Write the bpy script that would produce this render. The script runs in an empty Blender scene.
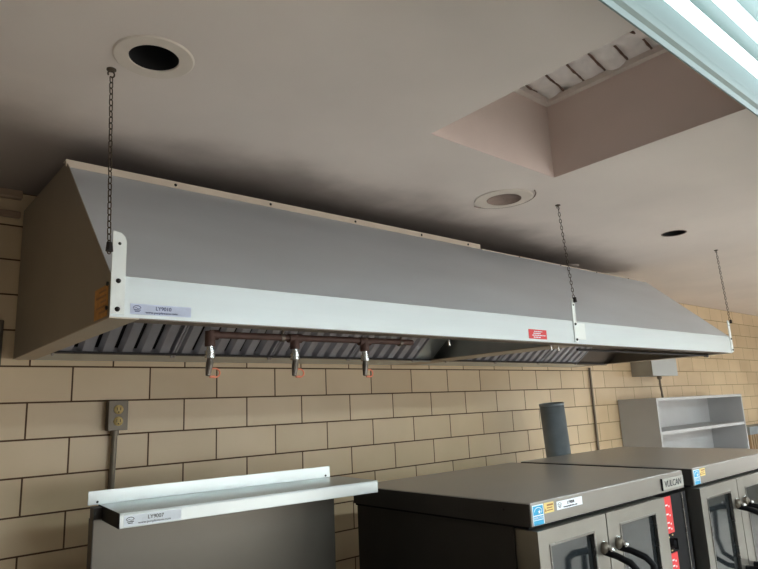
import bpy, bmesh, math, random
from mathutils import Vector, Matrix
random.seed(7)
SC = bpy.context.scene
COL = SC.collection

# ------------------------------------------------------------------ camera
cam_d = bpy.data.cameras.new('camera'); cam = bpy.data.objects.new('camera', cam_d); COL.objects.link(cam)
cam_d.sensor_width = 36.0; cam_d.lens = 29.143; cam_d.clip_start = 0.02
YAW, PITCH, ROLL = 0.71131, 0.19884, -0.04577
r0 = Vector((math.cos(YAW), -math.sin(YAW), 0))
FV = Vector((math.sin(YAW)*math.cos(PITCH), math.cos(YAW)*math.cos(PITCH), math.sin(PITCH)))
u0 = r0.cross(FV)
RV = r0*math.cos(ROLL) + u0*math.sin(ROLL)
UV_ = -r0*math.sin(ROLL) + u0*math.cos(ROLL)
m = Matrix((RV, UV_, -FV)).transposed().to_4x4(); m.translation = Vector((0, 0, 1.62))
cam.matrix_world = m
SC.camera = cam
# ------------------------------------------------------------------ world and exposure
w = bpy.data.worlds.new('world'); SC.world = w; w.use_nodes = True
w.node_tree.nodes['Background'].inputs[0].default_value = (0.5, 0.52, 0.55, 1)
w.node_tree.nodes['Background'].inputs[1].default_value = 0.3
SC.view_settings.view_transform = 'Standard'; SC.view_settings.look = 'None'
SC.view_settings.gamma = 1.0; SC.view_settings.use_curve_mapping = False
SC.view_settings.exposure = 1.14
TUBE_POWER = 1.5
FILL_TUBE_POWER = 14.5
TUBE_COL = (0.84, 0.99, 1.06)
# area lights at added windows out of view, put in for ambient brightness
def fill_area(name, loc, size, energy, col, rot):
    l = bpy.data.lights.new(name, 'AREA'); l.shape = 'RECTANGLE'; l.size, l.size_y = size; l.energy = energy; l.color = col
    o = bpy.data.objects.new(name, l); COL.objects.link(o); o.location = loc; o.rotation_euler = rot
    return o
fill_area('front_fill', (4.2, -3.50, 1.35), (6.6, 1.3), 50, (1.0, 0.98, 0.95), (math.radians(100), 0, 0))
fill_area('side_fill', (9.42, -0.8, 1.35), (3.4, 1.3), 15, (1.0, 0.98, 0.95), (math.radians(100), 0, math.radians(90)))

# ------------------------------------------------------------------ materials
def lin(r, g, b):
    f = lambda c: (c/12.92 if c <= 0.04045 else ((c+0.055)/1.055)**2.4)
    return (f(r/255), f(g/255), f(b/255), 1)

def mat(name, col, rough=0.5, metal=0.0, var=0.0, scale=8.0, bump=0.0, bscale=60.0, stretch=None, emis=None, spec=0.5, rvar=0.0, col2=None):
    mt = bpy.data.materials.new(name); mt.use_nodes = True
    nt = mt.node_tree; b = nt.nodes['Principled BSDF']
    c = col if len(col) == 4 else (*col, 1)
    b.inputs['Base Color'].default_value = c
    b.inputs['Roughness'].default_value = rough; b.inputs['Metallic'].default_value = metal
    b.inputs['Specular IOR Level'].default_value = spec
    tc = nt.nodes.new('ShaderNodeTexCoord'); mp = nt.nodes.new('ShaderNodeMapping')
    nt.links.new(tc.outputs['Object'], mp.inputs['Vector'])
    if stretch: mp.inputs['Scale'].default_value = stretch
    nz = nt.nodes.new('ShaderNodeTexNoise'); nz.inputs['Scale'].default_value = scale; nz.inputs['Detail'].default_value = 5
    nt.links.new(mp.outputs['Vector'], nz.inputs['Vector'])
    if var or col2:
        cr = nt.nodes.new('ShaderNodeValToRGB')
        lo = col2 if col2 else tuple(x*(1-var) for x in c[:3]) + (1,)
        hi = c if col2 else tuple(min(1, x*(1+var)) for x in c[:3]) + (1,)
        cr.color_ramp.elements[0].position = 0.3; cr.color_ramp.elements[0].color = lo
        cr.color_ramp.elements[1].position = 0.7; cr.color_ramp.elements[1].color = hi
        nt.links.new(nz.outputs['Fac'], cr.inputs['Fac']); nt.links.new(cr.outputs['Color'], b.inputs['Base Color'])
    if rvar:
        mr = nt.nodes.new('ShaderNodeMapRange'); mr.inputs['To Min'].default_value = max(0.02, rough-rvar); mr.inputs['To Max'].default_value = min(1, rough+rvar)
        nt.links.new(nz.outputs['Fac'], mr.inputs['Value']); nt.links.new(mr.outputs['Result'], b.inputs['Roughness'])
    if bump:
        n2 = nt.nodes.new('ShaderNodeTexNoise'); n2.inputs['Scale'].default_value = bscale; n2.inputs['Detail'].default_value = 4
        nt.links.new(mp.outputs['Vector'], n2.inputs['Vector'])
        bp = nt.nodes.new('ShaderNodeBump'); bp.inputs['Strength'].default_value = bump; bp.inputs['Distance'].default_value = 0.01
        nt.links.new(n2.outputs['Fac'], bp.inputs['Height']); nt.links.new(bp.outputs['Normal'], b.inputs['Normal'])
    if emis:
        b.inputs['Emission Color'].default_value = (*emis[0], 1); b.inputs['Emission Strength'].default_value = emis[1]
    return mt

M = {}
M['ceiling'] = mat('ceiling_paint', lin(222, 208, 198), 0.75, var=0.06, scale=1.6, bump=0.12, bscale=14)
M['shaft'] = mat('shaft_paint', lin(224, 204, 194), 0.7, var=0.05, scale=3, bump=0.1, bscale=20)
M['floor'] = mat('floor_tile', lin(206, 200, 194), 0.6, var=0.15, scale=5)
M['plainwall'] = mat('painted_wall', lin(136, 130, 120), 0.6, var=0.04)
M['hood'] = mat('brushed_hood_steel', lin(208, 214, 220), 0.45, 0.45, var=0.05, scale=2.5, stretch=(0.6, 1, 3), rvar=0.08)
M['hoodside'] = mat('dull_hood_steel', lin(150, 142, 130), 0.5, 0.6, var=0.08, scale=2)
M['band'] = mat('pale_hood_band', lin(206, 212, 212), 0.42, 0.25, var=0.03, scale=4, stretch=(0.4, 1, 6))
M['strip'] = mat('painted_strip', lin(205, 190, 172), 0.6, 0.0, var=0.05)
M['inner'] = mat('greasy_steel', lin(120, 108, 98), 0.5, 0.5, var=0.15, scale=6)
M['flange'] = mat('flange_steel', lin(185, 172, 155), 0.45, 0.4, var=0.06, scale=5)
M['filter'] = mat('filter_steel', lin(190, 188, 194), 0.42, 0.5, var=0.08, scale=8)
M['darkgap'] = mat('dark_plenum', lin(40, 38, 40), 0.6, 0.3)
M['chain'] = mat('rusty_chain', lin(74, 62, 48), 0.6, 0.3, var=0.3, scale=60)
M['pipe'] = mat('brown_pipe', lin(84, 60, 52), 0.6, 0.2, var=0.2, scale=30)
M['chrome'] = mat('chrome', lin(220, 222, 220), 0.2, 0.9)
M['nozzle'] = mat('nozzle_brass', lin(120, 110, 100), 0.4, 0.6)
M['orange'] = mat('orange_cap', lin(240, 140, 105), 0.4)
M['steel'] = mat('stainless_steel', lin(140, 137, 133), 0.28, 0.95, var=0.02, scale=3, stretch=(1, 1, 4), rvar=0.07)
M['steeltop'] = mat('stainless_top', lin(186, 184, 180), 0.36, 0.75, var=0.04, scale=2.5, rvar=0.04)
M['steeldoor'] = mat('stainless_door', lin(150, 147, 140), 0.34, 0.88, var=0.03, scale=3, stretch=(4, 4, 0.6), rvar=0.06)
M['steelband'] = mat('stainless_band', lin(146, 142, 136), 0.36, 0.85, var=0.03, scale=3)
M['shelfsteel'] = mat('bright_shelf_steel', lin(200, 206, 205), 0.36, 0.72, var=0.05, scale=4, stretch=(0.5, 3, 3))
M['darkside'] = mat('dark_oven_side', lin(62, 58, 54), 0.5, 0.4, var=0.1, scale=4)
M['black'] = mat('black_plastic', lin(20, 20, 22), 0.6, spec=0.12)
M['riser'] = mat('riser_steel', lin(106, 102, 95), 0.36, 0.95, var=0.02, scale=3)
M['glass'] = mat('oven_glass', lin(34, 38, 40), 0.08, 0.0, var=0.2, scale=3, spec=0.8)
M['red'] = mat('red_panel', lin(214, 36, 40), 0.4, var=0.06)
M['white'] = mat('white_label', lin(228, 234, 240), 0.5)
M['lavender'] = mat('faded_label', lin(196, 204, 226), 0.5, var=0.06, scale=40)
M['blue'] = mat('blue_sticker', lin(40, 160, 205), 0.4)
M['navy'] = mat('navy_print', lin(40, 50, 110), 0.5)
M['ink'] = mat('dark_print', lin(24, 26, 34), 0.5)
M['yellow'] = mat('yellow_sticker', lin(222, 196, 120), 0.5)
M['brown_print'] = mat('brown_print', lin(150, 100, 50), 0.5)
M['amber'] = mat('amber_label', lin(190, 130, 50), 0.5, var=0.2, scale=50)
M['darktop'] = mat('darkened_top_steel', lin(70, 62, 58), 0.6, 0.3, var=0.15)  # hood top darkened so less light bounces into the ceiling gap
M['galv'] = mat('galvanised_flue', lin(136, 144, 148), 0.45, 0.4, var=0.15, scale=8, rvar=0.1)
M['greybox'] = mat('grey_box', lin(160, 158, 150), 0.5, 0.3, var=0.05)
M['conduit'] = mat('conduit_grey', lin(120, 110, 96), 0.45, 0.5, var=0.1, scale=20)
M['conduit2'] = mat('box_cover', lin(178, 180, 178), 0.45, 0.3)
M['case'] = mat('case_paint', lin(182, 181, 180), 0.45, 0.1, var=0.03)
M['ivory'] = mat('ivory_socket', lin(205, 180, 120), 0.4)
M['outletbox'] = mat('outlet_box_metal', lin(100, 92, 80), 0.45, 0.5)
M['ringpaint'] = mat('ring_paint', lin(214, 200, 186), 0.6, var=0.05, scale=14)
M['void'] = mat('dark_void', lin(14, 13, 13), 0.9)
M['canplate'] = mat('recessed_plate', lin(140, 118, 106), 0.6, var=0.1, scale=20)
M['foam'] = mat('insulation_facing', lin(244, 234, 228), 0.6, var=0.12, scale=14, bump=0.5, bscale=30)
M['batten'] = mat('dark_batten', lin(110, 82, 68), 0.6)
M['slat'] = mat('brown_slat', lin(150, 125, 92), 0.6)
M['reflector'] = mat('white_reflector', lin(118, 131, 127), 0.3, 0.0)
M['tube'] = mat('lit_tube', (0.9, 1, 1), 0.4, emis=(TUBE_COL, TUBE_POWER))
M['filltube'] = mat('lit_fill_tube', (0.9, 1, 1), 0.4, emis=(TUBE_COL, FILL_TUBE_POWER))
M['ledge'] = mat('ledge_paint', lin(160, 132, 108), 0.5, var=0.08)
M['bracket'] = mat('pale_bracket', lin(236, 240, 236), 0.5, var=0.03)
M['bolt'] = mat('dark_bolt', lin(40, 36, 34), 0.5, 0.5)

def darken_ceiling():
    # ceiling colour darkened round the top of the hood, with an uneven edge
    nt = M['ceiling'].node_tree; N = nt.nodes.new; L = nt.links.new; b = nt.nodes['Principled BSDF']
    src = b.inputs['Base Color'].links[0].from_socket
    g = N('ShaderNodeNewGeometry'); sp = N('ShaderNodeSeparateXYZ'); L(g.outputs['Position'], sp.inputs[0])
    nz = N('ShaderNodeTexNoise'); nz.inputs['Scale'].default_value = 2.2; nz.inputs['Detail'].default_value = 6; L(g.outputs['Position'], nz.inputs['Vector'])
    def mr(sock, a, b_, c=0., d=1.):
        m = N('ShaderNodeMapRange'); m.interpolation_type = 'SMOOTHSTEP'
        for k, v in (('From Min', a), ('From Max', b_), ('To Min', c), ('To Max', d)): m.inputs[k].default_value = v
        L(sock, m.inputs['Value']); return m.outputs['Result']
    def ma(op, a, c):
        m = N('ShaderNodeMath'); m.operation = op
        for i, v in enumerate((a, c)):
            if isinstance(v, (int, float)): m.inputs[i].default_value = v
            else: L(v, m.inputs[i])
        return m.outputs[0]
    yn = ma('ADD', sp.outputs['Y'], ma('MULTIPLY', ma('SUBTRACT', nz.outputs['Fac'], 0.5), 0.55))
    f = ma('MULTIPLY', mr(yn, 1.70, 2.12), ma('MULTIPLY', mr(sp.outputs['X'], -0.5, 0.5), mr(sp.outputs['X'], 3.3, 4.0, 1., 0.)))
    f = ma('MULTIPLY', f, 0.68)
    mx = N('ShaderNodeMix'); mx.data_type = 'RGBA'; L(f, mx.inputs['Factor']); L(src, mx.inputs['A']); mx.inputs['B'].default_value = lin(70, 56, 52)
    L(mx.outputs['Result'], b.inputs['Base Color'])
darken_ceiling()
def tile_mat():
    mt = bpy.data.materials.new('glazed_block'); mt.use_nodes = True
    nt = mt.node_tree; b = nt.nodes['Principled BSDF']; N = nt.nodes.new; L = nt.links.new
    tc = N('ShaderNodeTexCoord'); sep = N('ShaderNodeSeparateXYZ'); L(tc.outputs['Object'], sep.inputs[0])
    ax = N('ShaderNodeMath'); ax.operation = 'ADD'; ax.inputs[1].default_value = -TX0 - 0.15244 + 0.304875*40; L(sep.outputs['X'], ax.inputs[0])
    az = N('ShaderNodeMath'); az.operation = 'ADD'; az.inputs[1].default_value = -(TZA-0.1355) + 0.1355*20; L(sep.outputs['Z'], az.inputs[0])
    cb = N('ShaderNodeCombineXYZ'); L(ax.outputs[0], cb.inputs[0]); L(az.outputs[0], cb.inputs[1])
    br = N('ShaderNodeTexBrick'); L(cb.outputs[0], br.inputs['Vector'])
    br.offset = 0.5; br.offset_frequency = 2; br.squash = 1
    for k, v in (('Scale', 1), ('Mortar Size', 0.0034), ('Mortar Smooth', 0.15), ('Bias', -0.2), ('Brick Width', 0.304875), ('Row Height', 0.1355)):
        br.inputs[k].default_value = v
    br.inputs['Color1'].default_value = lin(216, 191, 155); br.inputs['Color2'].default_value = lin(202, 177, 141)
    # grout: dark brown by the cooking line, pale further along
    mr = N('ShaderNodeMapRange'); mr.inputs['From Min'].default_value = 3.9; mr.inputs['From Max'].default_value = 4.7; L(sep.outputs['X'], mr.inputs['Value'])
    mx = N('ShaderNodeMix'); mx.data_type = 'RGBA'; L(mr.outputs['Result'], mx.inputs['Factor'])
    mx.inputs['A'].default_value = lin(84, 58, 34); mx.inputs['B'].default_value = lin(158, 138, 104)
    L(mx.outputs['Result'], br.inputs['Mortar'])
    nz = N('ShaderNodeTexNoise'); nz.inputs['Scale'].default_value = 3; nz.inputs['Detail'].default_value = 5; L(tc.outputs['Object'], nz.inputs['Vector'])
    m2 = N('ShaderNodeMix'); m2.data_type = 'RGBA'; m2.blend_type = 'MULTIPLY'; m2.inputs['Factor'].default_value = 0.35
    cr = N('ShaderNodeValToRGB'); cr.color_ramp.elements[0].position = 0.3; cr.color_ramp.elements[0].color = (0.75, 0.7, 0.62, 1); cr.color_ramp.elements[1].position = 0.65
    L(nz.outputs['Fac'], cr.inputs['Fac']); L(br.outputs['Color'], m2.inputs['A']); L(cr.outputs['Color'], m2.inputs['B'])
    L(m2.outputs['Result'], b.inputs['Base Color'])
    rr = N('ShaderNodeMapRange'); rr.inputs['To Min'].default_value = 0.36; rr.inputs['To Max'].default_value = 0.85; L(br.outputs['Fac'], rr.inputs['Value']); L(rr.outputs['Result'], b.inputs['Roughness'])
    inv = N('ShaderNodeMath'); inv.operation = 'SUBTRACT'; inv.inputs[0].default_value = 1; L(br.outputs['Fac'], inv.inputs[1])
    bp = N('ShaderNodeBump'); bp.inputs['Strength'].default_value = 0.5; bp.inputs['Distance'].default_value = 0.003; L(inv.outputs[0], bp.inputs['Height']); L(bp.outputs['Normal'], b.inputs['Normal'])
    return mt
TX0, TZA = 0.661, 1.835
YW = 2.64          # wall plane
ZC = 2.5125        # ceiling plane
M['tile'] = tile_mat()

# ------------------------------------------------------------------ mesh helpers
class MB:
    def __init__(s): s.v = []; s.f = []; s.sm = []
    def add(s, vs, fs, smooth=False):
        o = len(s.v); s.v += [tuple(x) for x in vs]; s.f += [tuple(i+o for i in f) for f in fs]; s.sm += [smooth]*len(fs); return s
    def box(s, x0, x1, y0, y1, z0, z1):
        vs = [(x, y, z) for z in (z0, z1) for y in (y0, y1) for x in (x0, x1)]
        return s.add(vs, [(0, 2, 3, 1), (4, 5, 7, 6), (0, 1, 5, 4), (2, 6, 7, 3), (0, 4, 6, 2), (1, 3, 7, 5)])
    def prism(s, pts, axis, a, b):
        # pts: outline in the two other axes (in order), extruded along axis from a to b
        def mk(p, t):
            return {'x': (t, p[0], p[1]), 'y': (p[0], t, p[1]), 'z': (p[0], p[1], t)}[axis]
        n = len(pts); vs = [mk(p, a) for p in pts] + [mk(p, b) for p in pts]
        fs = [tuple(range(n))[::-1], tuple(range(n, 2*n))] + [(i, (i+1) % n, n+(i+1) % n, n+i) for i in range(n)]
        return s.add(vs, fs)
    def tube(s, pts, r, n=12, closed=False, caps=True):
        P = [Vector(p) for p in pts]; k = len(P); rs = r if isinstance(r, (list, tuple)) else [r]*k
        vs = []; up = None
        for i in range(k):
            a = P[(i-1) % k] if closed or i > 0 else P[i]; c = P[(i+1) % k] if closed or i < k-1 else P[i]
            t = (c-a).normalized()
            if up is None:
                up = Vector((0, 0, 1)) if abs(t.z) < 0.9 else Vector((1, 0, 0))
            sd = t.cross(up).normalized(); up = sd.cross(t).normalized()
            for j in range(n):
                an = 2*math.pi*j/n; vs.append(P[i] + (sd*math.cos(an) + up*math.sin(an))*rs[i])
        fs = []
        for i in range(k if closed else k-1):
            for j in range(n):
                a = i*n+j; b = i*n+(j+1) % n; c = ((i+1) % k)*n+(j+1) % n; d = ((i+1) % k)*n+j
                fs.append((a, b, c, d))
        s.add(vs, fs, True)
        if caps and not closed:
            s.add(vs[:n], [tuple(range(n))]); s.add(vs[-n:], [tuple(range(n))[::-1]])
        return s
    def lathe(s, prof, c, n=40, axis='z', smooth=True):
        # prof: (radius, offset) ring list
        vs = []
        for r, h in prof:
            for j in range(n):
                a = 2*math.pi*j/n; x, y = r*math.cos(a), r*math.sin(a)
                if axis == 'z': vs.append((c[0]+x, c[1]+y, c[2]+h))
                elif axis == 'y': vs.append((c[0]+x, c[1]+h, c[2]+y))
                else: vs.append((c[0]+h, c[1]+x, c[2]+y))
        fs = [(i*n+j, i*n+(j+1) % n, (i+1)*n+(j+1) % n, (i+1)*n+j) for i in range(len(prof)-1) for j in range(n)]
        return s.add(vs, fs, smooth)
    def disc(s, c, r, n=40, axis='z'):
        vs = []
        for j in range(n):
            a = 2*math.pi*j/n; x, y = r*math.cos(a), r*math.sin(a)
            vs.append({'z': (c[0]+x, c[1]+y, c[2]), 'y': (c[0]+x, c[1], c[2]+y), 'x': (c[0], c[1]+x, c[2]+y)}[axis])
        return s.add(vs, [tuple(range(n))])
    def obj(s, name, mt, parent=None, bevel=0.0, normals=True):
        me = bpy.data.meshes.new(name); me.from_pydata([tuple(v) for v in s.v], [], s.f)
        me.polygons.foreach_set('use_smooth', s.sm)
        if normals:
            bm = bmesh.new(); bm.from_mesh(me); bmesh.ops.recalc_face_normals(bm, faces=bm.faces); bm.to_mesh(me); bm.free()
        me.materials.append(mt); me.update()
        o = bpy.data.objects.new(name, me); COL.objects.link(o)
        if parent: o.parent = parent
        if bevel:
            b = o.modifiers.new('bevel', 'BEVEL'); b.width = bevel; b.segments = 2; b.limit_method = 'ANGLE'
        return o

def pieces(mb, name, mt, parent=None):
    # every separate piece of the builder becomes an object of its own
    par = {}
    def find(a):
        while par.setdefault(a, a) != a: a = par[a]
        return a
    key = [tuple(round(c, 5) for c in v) for v in mb.v]
    for f in mb.f:
        r = find(key[f[0]])
        for i in f[1:]: par[find(key[i])] = r
    groups = {}
    for k, f in enumerate(mb.f): groups.setdefault(find(key[f[0]]), []).append(k)
    out = []
    for fs in groups.values():
        idx = {}; q = MB()
        for k in fs:
            for i in mb.f[k]:
                if i not in idx: idx[i] = len(q.v); q.v.append(mb.v[i])
            q.f.append(tuple(idx[i] for i in mb.f[k])); q.sm.append(mb.sm[k])
        out.append(q.obj(name, mt, parent))
    return out
def tag(o, label, cat, group=None):
    o['label'] = label; o['category'] = cat
    if group: o['group'] = group
    return o
def thing(name, label, cat, loc=(0, 0, 0), rz=0.0, group=None):
    o = bpy.data.objects.new(name, None); COL.objects.link(o); o.location = loc; o.rotation_euler = (0, 0, rz)
    o.empty_display_size = 0.05
    return tag(o, label, cat, group)
def struct(o): o['kind'] = 'structure'; return o
def copy_tree(o, parent=None):
    c = o.copy(); COL.objects.link(c)
    if parent: c.parent = parent
    for ch in list(o.children): copy_tree(ch, c)
    return c
def text(name, body, size, mt, parent, origin, xdir, updir, stretch=1.0, depth=0.0004, shear=0.0, align='LEFT'):
    cu = bpy.data.curves.new(name, 'FONT'); cu.body = body; cu.size = size; cu.extrude = depth; cu.shear = shear; cu.align_x = align
    t = bpy.data.objects.new('tmp_text', cu); COL.objects.link(t)
    dg = bpy.context.evaluated_depsgraph_get(); dg.update()
    me = bpy.data.meshes.new_from_object(t.evaluated_get(dg)); me.name = name
    bpy.data.objects.remove(t)
    me.materials.clear(); me.materials.append(mt)
    X = Vector(xdir).normalized(); U = Vector(updir).normalized(); Nn = X.cross(U)
    mm = Matrix((X, U, Nn)).transposed().to_4x4(); mm.translation = Vector(origin)
    me.transform(mm @ Matrix.Diagonal((stretch, 1, 1, 1)))
    o = bpy.data.objects.new(name, me); COL.objects.link(o); o.parent = parent
    return o

# ------------------------------------------------------------------ room shell
XL, XR, YF = -2.6, 9.5, -3.6
struct(MB().box(XL, XR, YF, YW, -0.1, 0).obj('floor', M['floor']))
struct(MB().box(XL, XR, YW, YW+0.15, 0, ZC+0.5).obj('wall_back', M['tile']))
struct(MB().box(XL-0.15, XL, YF-0.15, YW+0.15, 0, ZC+0.5).obj('wall_left', M['plainwall']))
struct(MB().box(XR, XR+0.15, YF-0.15, YW+0.15, 0, ZC+0.5).obj('wall_right', M['plainwall']))
struct(MB().box(XL, XR, YF-0.15, YF, 0, ZC+0.5).obj('wall_front', M['plainwall']))
struct(MB().box(0.85, 7.55, YF, YF+0.02, 0.65, 0.70).box(0.85, 7.55, YF, YF+0.02, 2.02, 2.07).box(0.85, 0.90, YF, YF+0.02, 0.70, 2.02).box(7.50, 7.55, YF, YF+0.02, 0.70, 2.02).obj('added_window_1', M['ceiling']))  # unseen window frames added to go with the area fill lights
struct(MB().box(XR-0.02, XR, -2.55, 0.95, 0.65, 0.70).box(XR-0.02, XR, -2.55, 0.95, 2.02, 2.07).box(XR-0.02, XR, -2.55, -2.50, 0.70, 2.02).box(XR-0.02, XR, 0.90, 0.95, 0.70, 2.02).obj('added_window_2', M['ceiling']))
SKX0, SKX1, SKY0, SKY1 = 1.40, 2.115, 0.58, 1.325
HOLES = [((0.505, 1.415), 0.060), ((2.150, 1.612), 0.076), ((3.457, 1.445), 0.062)]
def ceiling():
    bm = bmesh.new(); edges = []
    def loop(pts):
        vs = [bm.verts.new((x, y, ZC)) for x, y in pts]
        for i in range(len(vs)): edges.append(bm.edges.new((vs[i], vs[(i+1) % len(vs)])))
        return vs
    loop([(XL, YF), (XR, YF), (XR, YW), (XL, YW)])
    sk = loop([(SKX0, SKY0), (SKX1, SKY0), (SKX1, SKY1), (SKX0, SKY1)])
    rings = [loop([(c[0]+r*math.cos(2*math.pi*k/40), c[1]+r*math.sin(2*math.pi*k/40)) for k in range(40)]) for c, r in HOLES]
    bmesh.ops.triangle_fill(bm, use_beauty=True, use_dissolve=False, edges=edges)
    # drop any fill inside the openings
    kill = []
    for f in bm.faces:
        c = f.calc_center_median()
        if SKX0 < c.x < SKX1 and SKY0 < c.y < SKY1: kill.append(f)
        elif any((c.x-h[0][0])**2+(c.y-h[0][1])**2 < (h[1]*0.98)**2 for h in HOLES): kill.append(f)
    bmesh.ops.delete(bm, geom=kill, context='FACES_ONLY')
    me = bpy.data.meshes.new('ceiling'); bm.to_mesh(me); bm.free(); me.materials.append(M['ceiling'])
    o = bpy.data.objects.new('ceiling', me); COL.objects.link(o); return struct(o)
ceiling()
# slab above the ceiling plane keeps the room closed
ZS = 2.825
sh = MB()
t = 0.03
sh.box(SKX0-t, SKX0, SKY0-t, SKY1+t, ZC+0.001, ZS); sh.box(SKX1, SKX1+t, SKY0-t, SKY1+t, ZC+0.001, ZS)
sh.box(SKX0, SKX1, SKY0-t, SKY0, ZC+0.001, ZS); sh.box(SKX0, SKX1, SKY1, SKY1+t, ZC+0.001, ZS)
struct(sh.obj('trim_1', M['shaft']))
# ledge and wrinkled insulation closing the shaft
sp = thing('skylight_cover', 'wrinkled cream insulation panel closing the top of the square ceiling shaft', 'panel', ((SKX0+SKX1)/2, (SKY0+SKY1)/2, ZS))
hx, hy = (SKX1-SKX0)/2, (SKY1-SKY0)/2
fr = MB(); g = 0.028
fr.box(-hx, hx, hy-g, hy, 0.0, 0.022); fr.box(hx-g, hx, -hy, hy-g, 0.0, 0.022)
fr.box(-hx, hx-g, -hy, -hy+g, 0.0, 0.022); fr.box(-hx, -hx+g, -hy+g, hy-g, 0.0, 0.022)
pieces(fr, 'frame', M['ceiling'], sp)
gm = MB(); nx, ny = 90, 60; vs = []
for j in range(ny+1):
    for i in range(nx+1):
        x = -hx + 2*hx*i/nx; y = -hy + 2*hy*j/ny
        ph = (y*1.0 + 0.02*math.sin(x*9+y*4))/0.085
        z = 0.034 + 0.016*abs(math.sin(math.pi*ph))**0.5*-1 + 0.006*math.sin(x*31+y*17)+0.004*math.sin(x*57-y*43)
        vs.append((x, y, z))
gm.add(vs, [(j*(nx+1)+i, j*(nx+1)+i+1, (j+1)*(nx+1)+i+1, (j+1)*(nx+1)+i) for j in range(ny) for i in range(nx)], True)
pf = gm.obj('facing', M['foam'], sp)
sol = pf.modifiers.new('solid', 'SOLIDIFY'); sol.thickness = 0.01; sol.offset = 1
bt = MB()
for k in range(-3, 5):
    pts = []
    for q in range(25):
        x = -hx + 0.01 + (2*hx-0.02)*q/24; y = k*0.085
        for _ in range(4): y = k*0.085 - 0.02*math.sin(x*9+y*4)
        if -hy+0.02 < y < hy-0.02: pts.append((x, y, 0.024+0.004*math.sin(x*40+k)))
    if len(pts) > 2: bt.tube(pts, [0.003+0.0025*abs(math.sin(i*1.7+k)) for i in range(len(pts))], 6)
pieces(bt, 'seam', M['batten'], sp)
cap = MB().box(SKX0-t, SKX1+t, SKY0-t, SKY1+t, ZS+0.09, ZS+0.12).obj('trim_2', M['void']); struct(cap)
# lining above: roof slab
struct(MB().box(XL-0.15, XR+0.15, YF-0.15, YW+0.15, 3.02, 3.12).obj('trim_3', M['plainwall']))
# ledge high on the wall at the left of the hood
struct(MB().box(XL, 0.44, YW-0.02, YW, 2.405, 2.432).obj('trim_4', M['ledge'], bevel=0.005))
struct(MB().box(XL, 0.44, YW-0.035, YW, 2.480, 2.5122).obj('trim_5', M['ledge'], bevel=0.005))

# ------------------------------------------------------------------ ceiling rings
def ring(label, c, rh, ro, plate=None, group=None):
    t = thing('recessed_can', label, 'ceiling opening', (c[0], c[1], ZC), group=group)
    MB().lathe([(rh+0.0005, 0.0), (rh+0.001, -0.003), (ro-0.004, -0.0035), (ro, -0.0005), (ro, 0.0)], (0, 0, -0.0003), 48, smooth=False).obj('ring', M['ringpaint'], t)
    MB().lathe([(rh, 0.0), (rh, 0.14)], (0, 0, 0.0), 40).disc((0, 0, 0.14), rh, 40).obj('can', M['void'], t)
    if plate: MB().lathe([(rh*0.99, 0.0), (rh*0.99, 0.004), (0.002, 0.005)], (0, 0, -0.0035), 40).obj('cover_plate', M['canplate'], t)
    return t
ring('open black recessed can with a wide cream ring, nearest the left chain', (0.505, 1.415), 0.060, 0.098)
ring('ceiling can closed by a brown plate in a cream ring, beside the square shaft', (2.150, 1.612), 0.076, 0.132, True)
t = thing('recessed_can', 'small bare black ceiling hole without a ring, near the right chain', 'ceiling opening', (3.457, 1.445, ZC))
MB().lathe([(0.062, 0.0), (0.062, 0.14)], (0, 0, 0.0), 40).disc((0, 0, 0.14), 0.062, 40).obj('can', M['void'], t)
MB().lathe([(0.0615, 0.0005), (0.0615, -0.002), (0.067, -0.002), (0.067, -0.0002)], (0, 0, 0.0), 40).obj('rim', M['canplate'], t)
tag(MB().lathe([(0.055, 0.0), (0.055, -0.006), (0.048, -0.011), (0.001, -0.012)], (3.66, 2.24, ZC), 32).obj('blank_disc', M['ceiling']), 'small flat cream disc on the ceiling just above the hood top', 'ceiling disc')
def arc_mark():
    pts = [(2.115+0.150*math.cos(a), 1.60+0.150*math.sin(a), ZC-0.002) for a in [math.radians(d) for d in range(-70, 96, 6)]]
    tag(MB().tube(pts, 0.0028, 6).obj('hook_wire', M['canplate']), 'thin brown curved wire lying around the cream can ring on the ceiling', 'wire')
arc_mark()

# ------------------------------------------------------------------ light fixtures
def fixture(label, x0, x1, y0, y1, group=None, tm='tube'):
    # open strip fixture: box housing against the ceiling, sloping sides, four lit tubes
    t = thing('fluorescent_light', label, 'ceiling light', ((x0+x1)/2, (y0+y1)/2, ZC-0.001), group=group)
    hx = (x1-x0)/2; hy = (y1-y0)/2; zl = 2.375-ZC; zt = 2.450-ZC
    prof = [(-hy, zl), (-hy, 0), (hy, 0), (hy, zl), (hy-0.004, zl), (hy-0.008, zl+0.012), (hy-0.016, zl+0.018), (hy-0.022, zl+0.034), (hy-0.045, zt-0.006), (hy-0.06, zt),
            (-hy+0.06, zt), (-hy+0.045, zt-0.006), (-hy+0.022, zl+0.034), (-hy+0.016, zl+0.018), (-hy+0.008, zl+0.012), (-hy+0.004, zl)]
    MB().prism(prof, 'x', -hx, hx).obj('housing', M['reflector'], t)
    pieces(MB().box(-hx-0.003, -hx, -hy, hy, zl, 0).box(hx, hx+0.003, -hy, hy, zl, 0), 'end_cap', M['reflector'], t)
    for y in TUBEY:
        tb = MB().tube([(-hx+0.05, y, zl+0.032), (hx-0.05, y, zl+0.032)], 0.0135, 16).obj('tube', M[tm], t)
        pieces(MB().box(-hx+0.012, -hx+0.05, y-0.014, y+0.014, zl+0.012, zt).box(hx-0.05, hx-0.012, y-0.014, y+0.014, zl+0.012, zt), 'lamp_holder', M['reflector'], tb)
    return t
TUBEY = (0.082, 0.022, -0.038, -0.098)
fixture('lit fluorescent ceiling fixture with bare tubes at the upper right corner', 0.86, 3.30, 0.193, 0.509)
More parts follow.
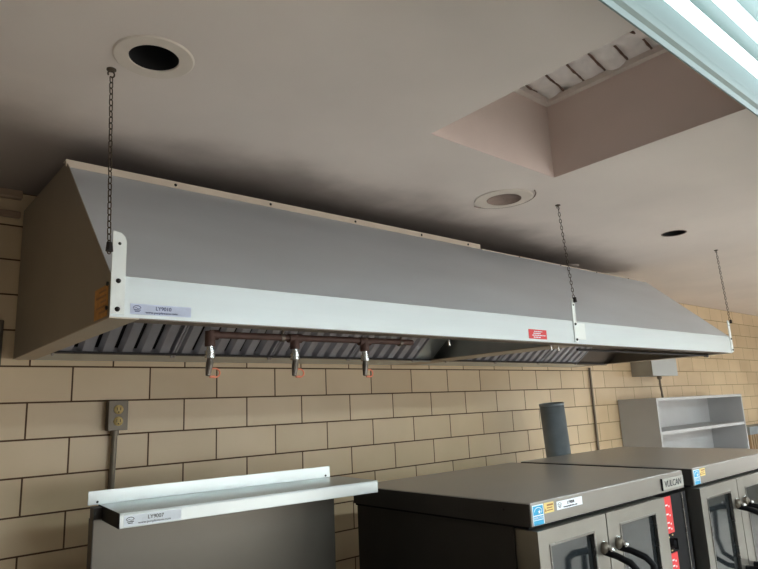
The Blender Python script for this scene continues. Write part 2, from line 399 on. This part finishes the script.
tube_rows = [(a, a+2.44, y, y+0.316) for y in (-1.1, -2.5) for a in (0.86, 4.1, 6.95)]  # rows out of view, added with stronger tubes for ambient brightness
tube_rows = [(a, min(b, 9.35), c, d) for a, b, c, d in tube_rows]
NAMES = [r + ' added fill fixture of the ' + q for q in ('row just behind the camera', 'row along the far front wall') for r in ('leftmost', 'middle', 'rightmost')]
for nm, q in zip(NAMES, tube_rows):
    fixture(nm, *q, group='added fill fixtures out of view', tm='filltube')

# ------------------------------------------------------------------ exhaust hood
HX0, HXS, HX1 = 0.451, 2.440, 4.208
HYF, HZB, HZT = 1.510, 1.862, 1.963
SY, SZ = 2.000, 2.410
hood = thing('exhaust_hood', 'long stainless steel exhaust hood hung by chains over the ovens against the tiled wall', 'exhaust hood', (0, 0, 0))
side = [(HYF, HZB), (HYF, HZT), (SY, SZ+0.014), (YW-0.006, 2.440), (YW-0.006, HZB)]
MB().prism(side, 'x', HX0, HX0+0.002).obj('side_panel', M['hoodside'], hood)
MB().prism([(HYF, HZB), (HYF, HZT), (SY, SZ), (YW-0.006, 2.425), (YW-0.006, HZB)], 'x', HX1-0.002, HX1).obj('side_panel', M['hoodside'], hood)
MB().prism([(HYF+0.01, HZB+0.004), (HYF+0.01, HZT-0.01), (SY, SZ-0.01), (YW-0.01, 2.41), (YW-0.01, HZB+0.004)], 'x', HXS-0.004, HXS+0.004).obj('partition', M['shelfsteel'], hood)
for a, b, nm in ((HX0+0.002, HXS, 0), (HXS+0.0005, HX1-0.002, 1)):
    MB().prism([(HYF, HZT), (SY, SZ), (SY+0.0015, SZ-0.0015), (HYF+0.002, HZT-0.001)], 'x', a, b).obj('sloped_front', M['hood'], hood)
    MB().prism([(SY, SZ), (YW-0.008, 2.420), (YW-0.008, 2.418), (SY, SZ-0.002)], 'x', a, b).obj('top_panel', M['darktop'], hood)
MB().prism([(YW-0.010, HZB), (YW-0.010, 2.418), (YW-0.008, 2.418), (YW-0.008, HZB)], 'x', HX0+0.002, HX1-0.002).obj('back_panel', M['darkgap'], hood)
bl = MB().box(HX0, HXS-0.0005, HYF-0.004, HYF+0.002, HZB, HZT); bl.prism([(HYF-0.004, HZT), (HYF+0.002, HZT), (HYF+0.006, HZT+0.004)], 'x', HX0, HXS-0.0005)
bl.obj('front_band', M['band'], hood)
br = MB().box(HXS+0.0005, HX1, HYF-0.004, HYF+0.002, HZB, HZT); br.prism([(HYF-0.004, HZT), (HYF+0.002, HZT), (HYF+0.006, HZT+0.004)], 'x', HXS+0.0005, HX1)
br.obj('front_band', M['band'], hood)
st = MB().box(HX0-0.004, 2.425, SY-0.006, SY-0.003, SZ-0.003, SZ+0.019).box(HX0-0.004, 2.425, SY-0.006, SY+0.03, SZ+0.019, SZ+0.021)
so = st.obj('top_strip', M['strip'], hood); so['label'] = 'cream painted strip'
bo = MB()
for x in (0.80, 1.18, 1.60, 2.00, 2.33): bo.lathe([(0.0055, 0), (0.0045, -0.003), (0.0005, -0.004)], (x, SY-0.006, SZ+0.008), 10, 'y')
pieces(bo, 'screw', M['bolt'], so)
MB().box(2.435, HX1-0.02, SY-0.006, SY-0.003, SZ-0.012, SZ-0.001).obj('top_strip', M['strip'], hood)
b2 = MB()
for x in (2.75, 3.15, 3.55, 3.95): b2.lathe([(0.005, 0), (0.004, -0.003), (0.0005, -0.004)], (x, SY-0.006, SZ-0.006), 10, 'y')
pieces(b2, 'screw', M['bolt'], hood)
# flanges round the opening
def flange(x0, x1, y0, y1, mt): return MB().box(x0, x1, y0, y1, HZB-0.003, HZB).obj('bottom_flange', M[mt], hood)
flange(HX0, HX0+0.07, HYF-0.002, YW-0.008, 'flange')
flange(HXS-0.080, HXS+0.085, HYF+0.06, YW-0.008, 'flange')
flange(HX1-0.07, HX1, HYF-0.002, YW-0.008, 'flange')
flange(HX0+0.07, HXS-0.080, 2.375, YW-0.008, 'shelfsteel')
flange(HXS+0.085, HX1-0.07, 2.375, YW-0.008, 'shelfsteel')
flange(HX0+0.07, HX1-0.07, HYF-0.002, HYF+0.055, 'inner')
MB().prism([(HYF+0.053, HZB), (HYF+0.14, HZB+0.035), (HYF+0.14, HZB+0.037), (HYF+0.053, HZB+0.002)], 'x', HX0+0.07, HX1-0.07).obj('inner_lip', M['inner'], hood)
# grease filters: sloping rows of baffles
FA = (2.385, 1.872); FB = (1.98, 2.185)      # lower rear edge, upper front edge (y, z)
dv = Vector((FB[0]-FA[0], FB[1]-FA[1])); dl = dv.length; dn = dv.normalized(); nn = Vector((-dn.y, dn.x))
if nn.y > 0: nn = -nn
def fpt(s, h): return (FA[0]+dn.x*s+nn.x*h, FA[1]+dn.y*s+nn.y*h)
def filt(x0, x1):
    a = MB(); b = MB()
    n = 6; wfr = 0.007; pitch = (x1-x0-2*wfr)/n
    def slab(mb, xa, xb, s0, s1, h0, h1):
        q = [fpt(s0, h0), fpt(s1, h0), fpt(s1, h1), fpt(s0, h1)]; mb.prism(q, 'x', xa, xb)
    slab(b, x0, x0+wfr, 0, dl, 0.0, 0.028); slab(b, x1-wfr, x1, 0, dl, 0.0, 0.028)
    slab(b, x0, x1, 0, 0.02, 0.0, 0.008); slab(b, x0, x1, dl-0.02, dl, 0.0, 0.030)
    for i in range(n):
        c = x0+wfr+pitch*(i+0.5); hw = pitch*0.41
        # inverted channel: a flat with turned sides
        y0, z0 = fpt(0.020, 0.028); y1, z1 = fpt(dl-0.02, 0.028); y2, z2 = fpt(0.008, 0.004); y3, z3 = fpt(dl-0.02, 0.006)
        vs = [(c-hw, y2, z2), (c-hw*0.62, y0, z0), (c+hw*0.62, y0, z0), (c+hw, y2, z2), (c-hw, y3, z3), (c-hw*0.62, y1, z1), (c+hw*0.62, y1, z1), (c+hw, y3, z3)]
        a.add(vs, [(0, 1, 5, 4), (1, 2, 6, 5), (2, 3, 7, 6), (0, 3, 2, 1), (4, 5, 6, 7), (0, 4, 7, 3)])
    f = a.obj('grease_filter', M['filter'], hood)
    b.obj('filter_frame', M['filter'], f)
for k in range(4): filt(0.52+k*0.434, 0.52+k*0.434+0.430)
for k in range(3): filt(2.50+k*0.434, 2.50+k*0.434+0.430)
def blank(x0, x1): MB().prism([fpt(0, 0.02), fpt(dl, 0.02), fpt(dl, 0.024), fpt(0, 0.024)], 'x', x0, x1).obj('blank_panel', M['shelfsteel'], hood)
blank(2.258, 2.384)
bb = MB().prism([fpt(0, 0.02), fpt(dl, 0.02), fpt(dl, 0.024), fpt(0, 0.024)], 'x', 3.804, HX1-0.004).obj('blank_panel', M['inner'], hood)
MB().prism([fpt(0, -0.012), fpt(dl, -0.012), fpt(dl, -0.009), fpt(0, -0.009)], 'x', HX0+0.004, HX1-0.004).obj('plenum_panel', M['darkgap'], hood)
MB().box(HX0+0.07, HX1-0.07, 2.340, 2.374, HZB-0.003, HZB+0.004).obj('filter_rail', M['darkgap'], hood)
# hanging brackets
def bracket(x0, x1, z1, plate=None):
    mid = (x0+x1)/2; r = x1-x0
    pts = [(x0, HZB+0.006), (x1, HZB+0.006), (x1, z1-r*0.7), (x1-r*0.12, z1-r*0.35), (x1-r*0.4, z1-r*0.08), (x0+0.12*r, z1), (x0, z1)]
    o = MB().prism(pts, 'y', HYF-0.0085, HYF-0.0045)
    if plate: o.box(x1-0.001, plate, HYF-0.0090, HYF-0.0045, HZB+0.02, HZT-0.008)
    o = o.obj('bracket', M['bracket'], hood)
    s = MB()
    for z in (HZB+0.018, HZT-0.014): s.lathe([(0.0062, 0), (0.005, -0.004), (0.0004, -0.005)], (mid, HYF-0.0085, z), 12, 'y')
    if not plate or True: s.lathe([(0.004, 0), (0.003, -0.002), (0.0004, -0.003)], (mid, HYF-0.0085, z1-0.03), 10, 'y')
    pieces(s, 'bolt', M['bolt'], o)
bracket(0.450, 0.483, 2.072)
bracket(2.428, 2.452, 2.066, 2.515)
bracket(4.186, 4.214, 2.066)
sb = MB()
for z in (1.886, 1.945): sb.lathe([(0.006, 0), (0.005, -0.004), (0.0004, -0.005)], (HX0, HYF+0.018, z), 12, 'x')
pieces(sb, 'bolt', M['bolt'], hood)
# labels stuck on the hood
def auction_label(parent, x0, x1, z0, z1, y, code, face='lavender'):
    W = x1-x0; Hh = z1-z0
    p = MB().box(x0, x1, y-0.0008, y, z0, z1).obj('sticker', M[face], parent); p['label'] = 'pale rectangular auction sticker'
    yy = y-0.0012
    text('lettering', code, Hh*0.50, M['navy'] if face == 'lavender' else M['ink'], p, (x0+W*0.40, yy, z0+Hh*0.48), (1, 0, 0), (0, 0, 1), 1.0, 0.0006)
    text('lettering', 'www.purplewave.com', Hh*0.30, M['navy'] if face == 'lavender' else M['ink'], p, (x0+W*0.24, yy, z0+Hh*0.14), (1, 0, 0), (0, 0, 1), 1.15)
    lg = MB(); cx = x0+W*0.105; cz = z0+Hh*0.5; q = Hh
    lg.tube([(cx+q*0.36*math.cos(a), yy, cz+q*0.10+q*0.22*math.sin(a)) for a in [math.pi*k/12 for k in range(13)]], q*0.03, 6)
    for k, (a, b) in enumerate(((-0.30, 0.34), (-0.20, 0.24))): lg.box(cx+q*a, cx+q*b, yy-0.0003, yy+0.0003, cz-q*(0.12+0.14*k), cz-q*(0.05+0.14*k))
    lg.tube([(cx-q*0.36, yy, cz+q*0.04), (cx-q*0.08, yy, cz+q*0.12), (cx+q*0.1, yy, cz+q*0.03), (cx+q*0.34, yy, cz+q*0.10)], q*0.025, 6)
    lg.obj('logo', M['navy'] if face == 'lavender' else M['ink'], p)
auction_label(hood, 0.498, 0.652, 1.871, 1.897, HYF-0.004, 'LY9010')
rl = MB().box(2.094, 2.218, HYF-0.0048, HYF-0.004, 1.872, 1.911).obj('sticker', M['red'], hood); rl['label'] = 'red warning label with small white print'
wl = MB()
for k, (a, b) in enumerate(((0.04, 0.096), (0.034, 0.084), (0.026, 0.118), (0.034, 0.082))):
    z = 1.905-0.0080*k; x = 2.091+a
    while x < 2.091+b:
        l = random.uniform(0.008, 0.016); wl.box(x, min(x+l, 2.091+b), HYF-0.0052, HYF-0.0048, z-0.004, z); x += l+0.003
pieces(wl, 'print_line', M['white'], rl)
al = MB().box(HX0-0.001, HX0, 1.524, 1.628, 1.866, 1.944).obj('sticker', M['amber'], hood); al['label'] = 'faded amber label'
pl = MB()
for k in range(5): pl.box(HX0-0.0015, HX0-0.001, 1.536, 1.536+random.uniform(0.04, 0.08), 1.930-0.013*k, 1.935-0.013*k)
pieces(pl, 'print_line', M['brown_print'], al)
# clips and rod under the front lip
tag(MB().tube([(2.60, 1.605, 1.850), (4.06, 1.605, 1.850)], 0.006, 10).lathe([(0.011, 0), (0.011, 0.03)], (4.03, 1.605, 1.850), 12, 'x').obj('thin_rod', M['bolt']),
    'thin dark metal rod running under the right half of the hood front lip', 'rod')
for x in (1.70, 2.36, 2.415):
    MB().tube([(x, 1.585, HZB-0.001), (x, 1.585, HZB-0.018), (x+0.004, 1.585, HZB-0.022)], 0.0045, 8).obj('clip', M['chrome'], hood)

# ------------------------------------------------------------------ chains
def chain(top, bot, label):
    t = thing('hanging_chain', label, 'chain', top, group=None)
    T = Vector(top); B = Vector(bot); d = (B-T); Ln = d.length; dh = d.normalized()
    rot = Vector((0, 0, -1)).rotation_difference(dh).to_matrix()
    hk = MB().lathe([(0.012, 0), (0.012, -0.003), (0.004, -0.005)], (0, 0, 0), 16)
    hk.tube([(0.008*math.sin(a), 0, -0.014-0.009*math.cos(a)) for a in [math.radians(d) for d in range(0, 320, 20)]], 0.0022, 8)
    hk.obj('ceiling_hook', M['chain'], t)
    mb = MB(); L = 0.021; W = 0.0045; wr = 0.0015; pitch = L-2*wr-0.0015; s = 0.020; k = 0
    while s < Ln:
        pts = []
        for a in range(20):
            an = 2*math.pi*a/20; x = W*math.cos(an); z = W*math.sin(an) + (L/2-W-wr)*(1 if math.sin(an) >= 0 else -1)
            v = Vector((x, 0, z)) if k % 2 == 0 else Vector((0, x, z))
            v = Matrix.Rotation(0.5+0.09*math.sin(k*1.3), 3, 'Z') @ v
            pts.append(rot @ (v + Vector((0, 0, -s-L/2))))
        mb.tube(pts, wr, 6, closed=True); s += pitch; k += 1
    mb.obj('links', M['chain'], t)
    MB().tube([B-T+Vector((0, -0.004, 0.010)), B-T+Vector((0, -0.004, -0.012))], [0.007, 0.009], 8).obj('shackle', M['bolt'], t)
chain((0.437, 1.530, ZC), (0.441, 1.500, 2.030), 'rusty chain hanging from the ceiling to the left end of the hood')
chain((2.437, 1.524, ZC), (2.436, 1.492, 2.058), 'rusty chain holding the middle bracket of the hood')
chain((4.128, 1.482, ZC), (4.198, 1.491, 2.058), 'thin rusty chain holding the far right end of the hood')

# ------------------------------------------------------------------ suppression pipe with nozzles
PZ, PY = 1.850, 1.655
sup = thing('suppression_pipe', 'brown fire suppression pipe under the hood with three drop nozzles', 'pipe', (0.775, PY, PZ))
MB().tube([(0.0, 0, 0), (0.80, 0, 0.004)], 0.0105, 14).obj('pipe', M['pipe'], sup)
for i, x in enumerate((0.0, 0.287, 0.572)):
    fit = MB(); fit.tube([(x-(0.0 if i == 0 else 0.024), 0, 0), (x+0.024, 0, 0)], 0.0145, 14)
    fit.tube([(x, 0, 0.010), (x, 0, -0.034)], [0.0145, 0.0155], 14)
    fit.obj('tee_fitting', M['pipe'], sup)
    n = MB().tube([(x, 0, -0.032), (x, 0, -0.048)], 0.0095, 14).tube([(x, 0, -0.046), (x, 0, -0.055)], 0.0150, 6).tube([(x, 0, -0.058), (x, 0, -0.068)], 0.0150, 6).tube([(x, 0, -0.05), (x, 0, -0.06)], 0.011, 12)
    n = n.obj('drop_fitting', M['chrome'], sup)
    MB().tube([(x, 0, -0.068), (x, 0, -0.082), (x-0.004, -0.004, -0.094), (x-0.008, -0.006, -0.118)], [0.008, 0.0105, 0.010, 0.007], 12).obj('nozzle', M['nozzle'], sup)
    MB().tube([(x+0.012+0.017*math.cos(a), -0.004, -0.110+0.013*math.sin(a)) for a in [2*math.pi*k/18 for k in range(18)]], 0.0024, 6, closed=True).tube([(x-0.004, -0.010, -0.122), (x+0.012, -0.008, -0.120)], 0.003, 8).obj('blow_off_cap', M['orange'], sup)
for x in (0.24, 0.74):
    MB().tube([(x-0.006, 0, 0), (x+0.006, 0, 0)], 0.0125, 12).tube([(x, 0, 0.01), (x, -0.01, 0.024)], 0.004, 8).obj('pipe_strap', M['nozzle'], sup)

# ------------------------------------------------------------------ wall outlet with conduit
out = thing('electrical_outlet', 'grey metal duplex outlet box with cream sockets on a wall conduit, left of the shelf', 'outlet', (0.826, YW, 1.640))
MB().box(-0.036, 0.036, -0.045, 0, -0.060, 0.056).obj('box', M['outletbox'], out, bevel=0.004)
fp = MB().box(-0.038, 0.038, -0.048, -0.045, -0.060, 0.058).obj('cover', M['outletbox'], out, bevel=0.002)
for z in (0.022, -0.024):
    s = MB().lathe([(0.018, 0), (0.018, -0.004), (0.0005, -0.0045)], (0, -0.048, z), 24, 'y').obj('socket', M['ivory'], out)
    pieces(MB().box(-0.008, -0.0055, -0.0532, -0.0522, z-0.004, z+0.008).box(0.0055, 0.008, -0.0532, -0.0522, z-0.004, z+0.008).lathe([(0.003, 0), (0.0004, -0.001)], (0, -0.0522, z-0.010), 10, 'y'), 'slot', M['black'], s)
MB().tube([(-0.004, -0.022, -0.060), (-0.004, -0.022, -0.080)], 0.016, 14).obj('connector', M['conduit'], out)
MB().tube([(-0.004, -0.022, -0.080), (-0.008, -0.022, -0.25), (-0.030, -0.022, -1.6)], 0.0115, 14).obj('conduit', M['conduit'], out)
# tall conduit right of the flue
cd = MB().tube([(4.40, YW-0.014, 0.0), (4.40, YW-0.014, 1.857)], 0.009, 12)
cdo = cd.obj('wall_conduit', M['conduit'])
for z in (0.5, 1.17): MB().box(4.375, 4.425, YW-0.004, YW, z, z+0.02).obj('strap', M['conduit'], cdo)
tag(cdo, 'tall thin brown conduit running down the tiles between the flue and the shelving', 'conduit')
# junction box
jb = thing('junction_box', 'plain grey metal box on the wall under the right end of the hood', 'electrical box', (5.30, YW, 1.86))
MB().box(-0.225, 0.225, -0.185, 0, -0.075, 0.12).obj('box', M['greybox'], jb, bevel=0.004)
MB().box(-0.229, 0.229, -0.189, -0.185, -0.078, 0.123).obj('cover', M['conduit2'], jb, bevel=0.002)
MB().tube([(0.02, -0.12, -0.075), (0.02, -0.12, -0.10), (0.03, -0.115, -0.16), (0.05, -0.11, -0.21), (0.055, -0.11, -0.259)], 0.009, 10).lathe([(0.02, 0), (0.02, -0.022), (0.011, -0.03)], (0.02, -0.12, -0.075), 14).obj('cord', M['conduit'], jb)
# box at the left edge of the frame
gp = thing('wall_box', 'dark grey metal box on the wall at the left edge of the photo', 'electrical box', (0.33, YW, 1.92))
MB().box(-0.09, 0.082, -0.012, 0, -0.085, 0.085).obj('box', M['outletbox'], gp, bevel=0.003)
MB().box(-0.086, 0.078, -0.015, -0.012, -0.081, 0.081).obj('cover', M['outletbox'], gp, bevel=0.002)

# ------------------------------------------------------------------ bookcase-like steel shelving
BX, BY, BZ = 4.785, 2.315, 1.600
case = thing('shelving_unit', 'light grey open-front metal shelving unit against the tiled wall behind the ovens', 'shelves', (BX, BY, 0))
W, Dp = 1.725, YW-0.006-BY; th = 0.022
MB().box(0, th, 0, Dp, 0, BZ-th).obj('side_panel', M['case'], case)
MB().box(W-th, W, 0, Dp, 0, BZ-th).obj('side_panel', M['case'], case)
MB().box(0, W, 0, Dp, BZ-th, BZ).obj('top_panel', M['case'], case)
MB().box(th, W-th, Dp-0.008, Dp, 0.05, BZ-th).obj('back_panel', M['case'], case)
for z in (0.05, 0.32, 0.575, 0.83, 1.07, 1.318): MB().box(th, W-th, 0.004, Dp-0.008, z, z+0.025).obj('shelf', M['case'], case)

# grille box at far right
gr = thing('slatted_rack', 'grey topped wall rack with brown vertical slats at the right edge of the photo', 'rack', (7.08, YW, 1.0))
MB().box(0, 0.75, -0.15, 0, 0.18, 0.262).obj('top_box', M['galv'], gr, bevel=0.004)
for k in range(12): MB().box(0.005+0.063*k, 0.040+0.063*k, -0.145, -0.005, -0.25, 0.18).obj('slat', M['slat'], gr)

# ------------------------------------------------------------------ flue
fl = thing('flue_pipe', 'blue grey galvanised flue pipe standing upright behind the ovens', 'flue', (3.515, 2.32, 0.004))
fl.rotation_euler = (0, -0.075, 0)
MB().lathe([(0.076, 0), (0.076, 1.595), (0.073, 1.595), (0.073, 0.9)], (0, 0, 0), 40).disc((0, 0, 0.9), 0.073).obj('pipe', M['galv'], fl)
MB().lathe([(0.0765, 1.588), (0.078, 1.590), (0.078, 1.603), (0.073, 1.603), (0.073, 1.588)], (0, 0, 0), 40).obj('rim', M['galv'], fl)
MB().lathe([(0.0765, 0.75), (0.079, 0.755), (0.079, 0.775), (0.0765, 0.78)], (0, 0, 0), 40).obj('joint_band', M['galv'], fl)

# ------------------------------------------------------------------ ovens
def oven(x, y, label):
    t = thing('convection_oven', label, 'oven', (x, y, 0))
    Wd, Dd, z0, z1 = 1.005, 0.850, 0.62, 1.323
    lid = MB().box(0, Wd, 0.004, Dd, 1.256, z1).obj('top_panel', M['steeltop'], t, bevel=0.003)
    MB().box(0, Wd, 0, 0.0045, 1.256, z1-0.001).obj('front_trim', M['steelband'], lid, bevel=0.002)
    MB().box(-0.002, 0.0, 0.004, Dd, 1.256, z1-0.003).obj('shaded_side', M['darkside'], lid)  # thin dark plate painting in the lid's unlit left side
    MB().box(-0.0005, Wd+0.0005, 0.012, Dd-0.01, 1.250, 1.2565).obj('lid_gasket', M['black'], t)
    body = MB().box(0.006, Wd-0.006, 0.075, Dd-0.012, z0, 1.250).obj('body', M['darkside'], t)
    MB().box(0.012, 0.030, 0.020, 0.075, z0, 1.244).obj('door_post', M['steeldoor'], t)
    MB().box(0.0, 0.003, 0.03, 0.05, 1.262, 1.268).lathe([(0.006, 0), (0.005, -0.004), (0.0004, -0.005)], (-0.0, 0.10, 1.30), 10, 'x').obj('side_screw', M['bolt'], lid)
    def door(x0, x1, wx0, wx1, hx, sgn):
        zb, zt = 0.66, 1.247; wz0, wz1 = 0.80, 1.205
        d = MB(); y0, y1 = -0.022, 0.030
        # frame of four bars with a stepped window opening
        d.box(x0, wx0, y0, y1, zb, zt).box(wx1, x1, y0, y1, zb, zt).box(wx0, wx1, y0, y1, wz1, zt).box(wx0, wx1, y0, y1, zb, wz0)
        o = d.obj('door', M['steeldoor'], t, bevel=0.0)
        fm = MB(); q = 0.006
        fm.box(wx0, wx0+q, y0-0.002, y0+0.01, wz0, wz1).box(wx1-q, wx1, y0-0.002, y0+0.01, wz0, wz1).box(wx0+q, wx1-q, y0-0.002, y0+0.01, wz1-q, wz1).box(wx0+q, wx1-q, y0-0.002, y0+0.01, wz0, wz0+q)
        fm.obj('window_frame', M['steel'], o)
        g_ = MB().box(wx0+0.0005, wx1-0.0005, y0+0.012, y0+0.018, wz0+0.0005, wz1-0.0005).obj('window', M['glass'], o)
        h = MB(); hz = 1.134
        MB().lathe([(0.019, 0), (0.020, -0.008), (0.013, -0.018), (0.001, -0.020)], (hx, y0, hz+0.012), 20, 'y').obj('handle_mount', M['outletbox'], o)
        h.tube([(hx, y0-0.002, hz), (hx+0.002*sgn, y0-0.045, hz-0.006), (hx+0.003*sgn, y0-0.090, hz-0.020), (hx+0.004*sgn, y0-0.112, hz-0.040), (hx+0.004*sgn, y0-0.118, hz-0.16), (hx+0.004*sgn, y0-0.100, hz-0.22), (hx, y0-0.05, hz-0.245), (hx, y0, hz-0.25)], [0.010, 0.0105, 0.011, 0.011, 0.010, 0.010, 0.010, 0.013], 14)
        h.obj('handle', M['black'], o)
        MB().lathe([(0.006, 0), (0.005, -0.003), (0.0004, -0.004)], (hx+0.003, y0-0.0005, hz+0.030), 12, 'y').lathe([(0.009, 0), (0.007, -0.006), (0.0005, -0.008)], (hx, y0-0.029, hz+0.010), 12, 'y').obj('handle_screw', M['chrome'], o)
    door(-0.006, 0.366, 0.046, 0.290, 0.335, -1)
    door(0.372, 0.782, 0.450, 0.705, 0.425, 1)
    MB().box(0.3665, 0.3715, -0.008, 0.03, 0.66, 1.24).obj('door_seam', M['brown_print'], t)
    # control column
    cp = MB().box(0.786, 0.985, -0.010, 0.075, z0, 1.246).obj('control_panel', M['black'], t)
    rd = MB().box(0.789, 0.850, -0.0135, -0.010, 1.115, 1.244).box(0.789, 0.850, -0.0135, -0.010, 0.90, 1.045).obj('red_strip', M['red'], cp)
    ps = MB()
    for z in (1.212, 1.180, 1.150, 1.132, 1.02, 1.0): ps.box(0.802, 0.818, -0.0142, -0.0135, z, z+0.005); ps.box(0.826, 0.832, -0.0142, -0.0135, z-0.006, z)
    pieces(ps, 'print_mark', M['white'], rd)
    kn = MB().lathe([(0.018, 0), (0.018, -0.012), (0.014, -0.022), (0.0005, -0.023)], (0.820, -0.010, 1.080), 20, 'y').box(0.814, 0.826, -0.038, -0.022, 1.060, 1.100).obj('control_knob', M['black'], cp)
    pieces(MB().box(0.812, 0.822, -0.012, -0.010, 1.052, 1.056).box(0.80, 0.808, -0.012, -0.010, 1.099, 1.104).box(0.83, 0.838, -0.012, -0.010, 1.104, 1.109), 'dial_mark', M['ivory'], cp)
    MB().box(0.948, 0.952, -0.013, -0.010, z0, 1.246).obj('trim_line', M['steel'], cp)
    # badge and stickers on the front of the top panel
    nb = MB().box(0.822, 0.998, -0.004, 0, 1.266, 1.306).obj('nameplate', M['greybox'], lid, bevel=0.001)
    MB().box(0.818, 0.823, -0.005, 0, 1.264, 1.308).obj('nameplate_edge', M['black'], nb)
    text('lettering', 'VULCAN', 0.033, M['ink'], nb, (0.836, -0.0045, 1.275), (1, 0, 0), (0, 0, 1), 1.08, 0.0006, 0.2)
    es = MB().box(0.006, 0.062, -0.001, 0, 1.259, 1.316).obj('sticker', M['blue'], lid); es['label'] = 'blue energy sticker'
    q = MB().box(0.006, 0.062, -0.0014, -0.001, 1.313, 1.316).box(0.006, 0.009, -0.0014, -0.001, 1.259, 1.313).box(0.059, 0.062, -0.0014, -0.001, 1.259, 1.313).box(0.010, 0.058, -0.0014, -0.001, 1.284, 1.287).box(0.010, 0.058, -0.0014, -0.001, 1.272, 1.274)
    q.tube([(0.034+0.018*math.cos(a), -0.0012, 1.298+0.010*math.sin(a)) for a in [math.radians(d) for d in range(-40, 200, 15)]], 0.0010, 6)
    stv = []
    for k in range(10):
        rr = 0.0075 if k % 2 == 0 else 0.003; an = math.pi/2+k*math.pi/5; stv.append((0.040+rr*math.cos(an), 1.295+rr*math.sin(an)))
    q.prism(stv, 'y', -0.0014, -0.001)
    q.obj('logo', M['white'], es)
    text('lettering', 'ENERGY STAR', 0.0085, M['white'], es, (0.011, -0.0013, 1.276), (1, 0, 0), (0, 0, 1), 0.9, 0.0002)
    ye = MB().box(0.066, 0.116, -0.001, 0, 1.286, 1.316).obj('sticker', M['yellow'], lid); ye['label'] = 'small yellow sticker'
    yq = MB().box(0.080, 0.112, -0.0014, -0.001, 1.306, 1.311).box(0.080, 0.108, -0.0014, -0.001, 1.299, 1.302).box(0.080, 0.110, -0.0014, -0.001, 1.292, 1.295)
    yq.prism([(0.068, 1.291), (0.077, 1.291), (0.0725, 1.300)], 'y', -0.0014, -0.001).obj('print_lines', M['brown_print'], ye)
    for (a, b) in ((0.05, 0.06), (0.05, 0.74), (0.90, 0.06), (0.90, 0.74)):
        lg = MB().tube([(a+0.03, b+0.03, 0.0), (a+0.03, b+0.03, 0.04), (a+0.03, b+0.03, z0)], [0.022, 0.026, 0.026], 16).obj('leg', M['steel'], t)
    MB().box(0.03, Wd-0.03, 0.10, Dd-0.03, 0.30, 0.33).obj('rack_shelf', M['steel'], t)
    return t, lid
o1, lid1 = oven(1.565, 1.177, 'stainless steel double-door oven beside the range shelf, with a red control strip')
auction_label(lid1, 0.132, 0.274, 1.287, 1.312, 0.0, 'LY9008', 'white')
o2, lid2 = oven(2.635, 1.165, 'stainless steel double-door oven at the far right, partly out of the photo')

# ------------------------------------------------------------------ range with high shelf
rg = thing('range_shelf', 'stainless steel high shelf with raised rear lip on its back riser, left of the ovens', 'shelf', (0.612, 2.158, 0), math.radians(-4.8))
MB().box(0.0, 0.862, -0.060, -0.004, 0.0, 1.322).obj('riser', M['riser'], rg)
MB().box(-0.003, 0.0, -0.062, -0.002, 0.0, 1.322).obj('riser_edge', M['darkside'], rg)
sx0, sx1, sd = 0.026, 0.925, 0.270
s = MB(); 
s.box(sx0, sx1, -sd, 0.0, 1.356, 1.360).box(sx0, sx1, -sd, -sd+0.003, 1.318, 1.356).box(sx1-0.003, sx1, -sd, 0.0, 1.322, 1.356)
s.obj('shelf_board', M['shelfsteel'], rg, bevel=0.0015)
MB().box(sx0-0.002, sx0, -sd+0.001, 0.0, 1.318, 1.360).obj('end_cap', M['black'], rg)
lipo = MB().box(-0.008, 0.880, -0.004, -0.001, 1.360, 1.403).obj('rear_lip', M['shelfsteel'], rg, bevel=0.001)
pieces(MB().lathe([(0.004, 0), (0.003, -0.003), (0.0003, -0.004)], (0.02, -0.004, 1.368), 10, 'y').lathe([(0.004, 0), (0.003, -0.003), (0.0003, -0.004)], (0.86, -0.004, 1.368), 10, 'y'), 'rivet', M['bolt'], lipo)
MB().box(0.0, 0.855, -0.055, -0.001, 1.322, 1.356).obj('shelf_support', M['darkside'], rg)
auction_label(rg, sx0+0.012, sx0+0.175, 1.322, 1.352, -sd, 'LY9007', 'white')
# cooking top below the frame that the riser rises from
MB().box(0.0, 0.855, -0.80, -0.062, 0.12, 0.90).obj('range_body', M['steel'], rg, bevel=0.005)
gt = MB()
for i in range(3):
    for j in range(2):
        cx, cy = 0.15+0.277*i, -0.25-0.33*j
        for a in (-0.08, 0, 0.08): gt.box(cx-0.12, cx+0.12, cy+a-0.006, cy+a+0.006, 0.90, 0.925); gt.box(cx+a-0.006, cx+a+0.006, cy-0.12, cy+0.12, 0.90, 0.92)
gt.obj('burner_grate', M['black'], rg)
for (a, b) in ((0.04, -0.12), (0.04, -0.76), (0.815, -0.12), (0.815, -0.76)): MB().tube([(a, b, 0), (a, b, 0.12)], 0.022, 14).obj('leg', M['steel'], rg)
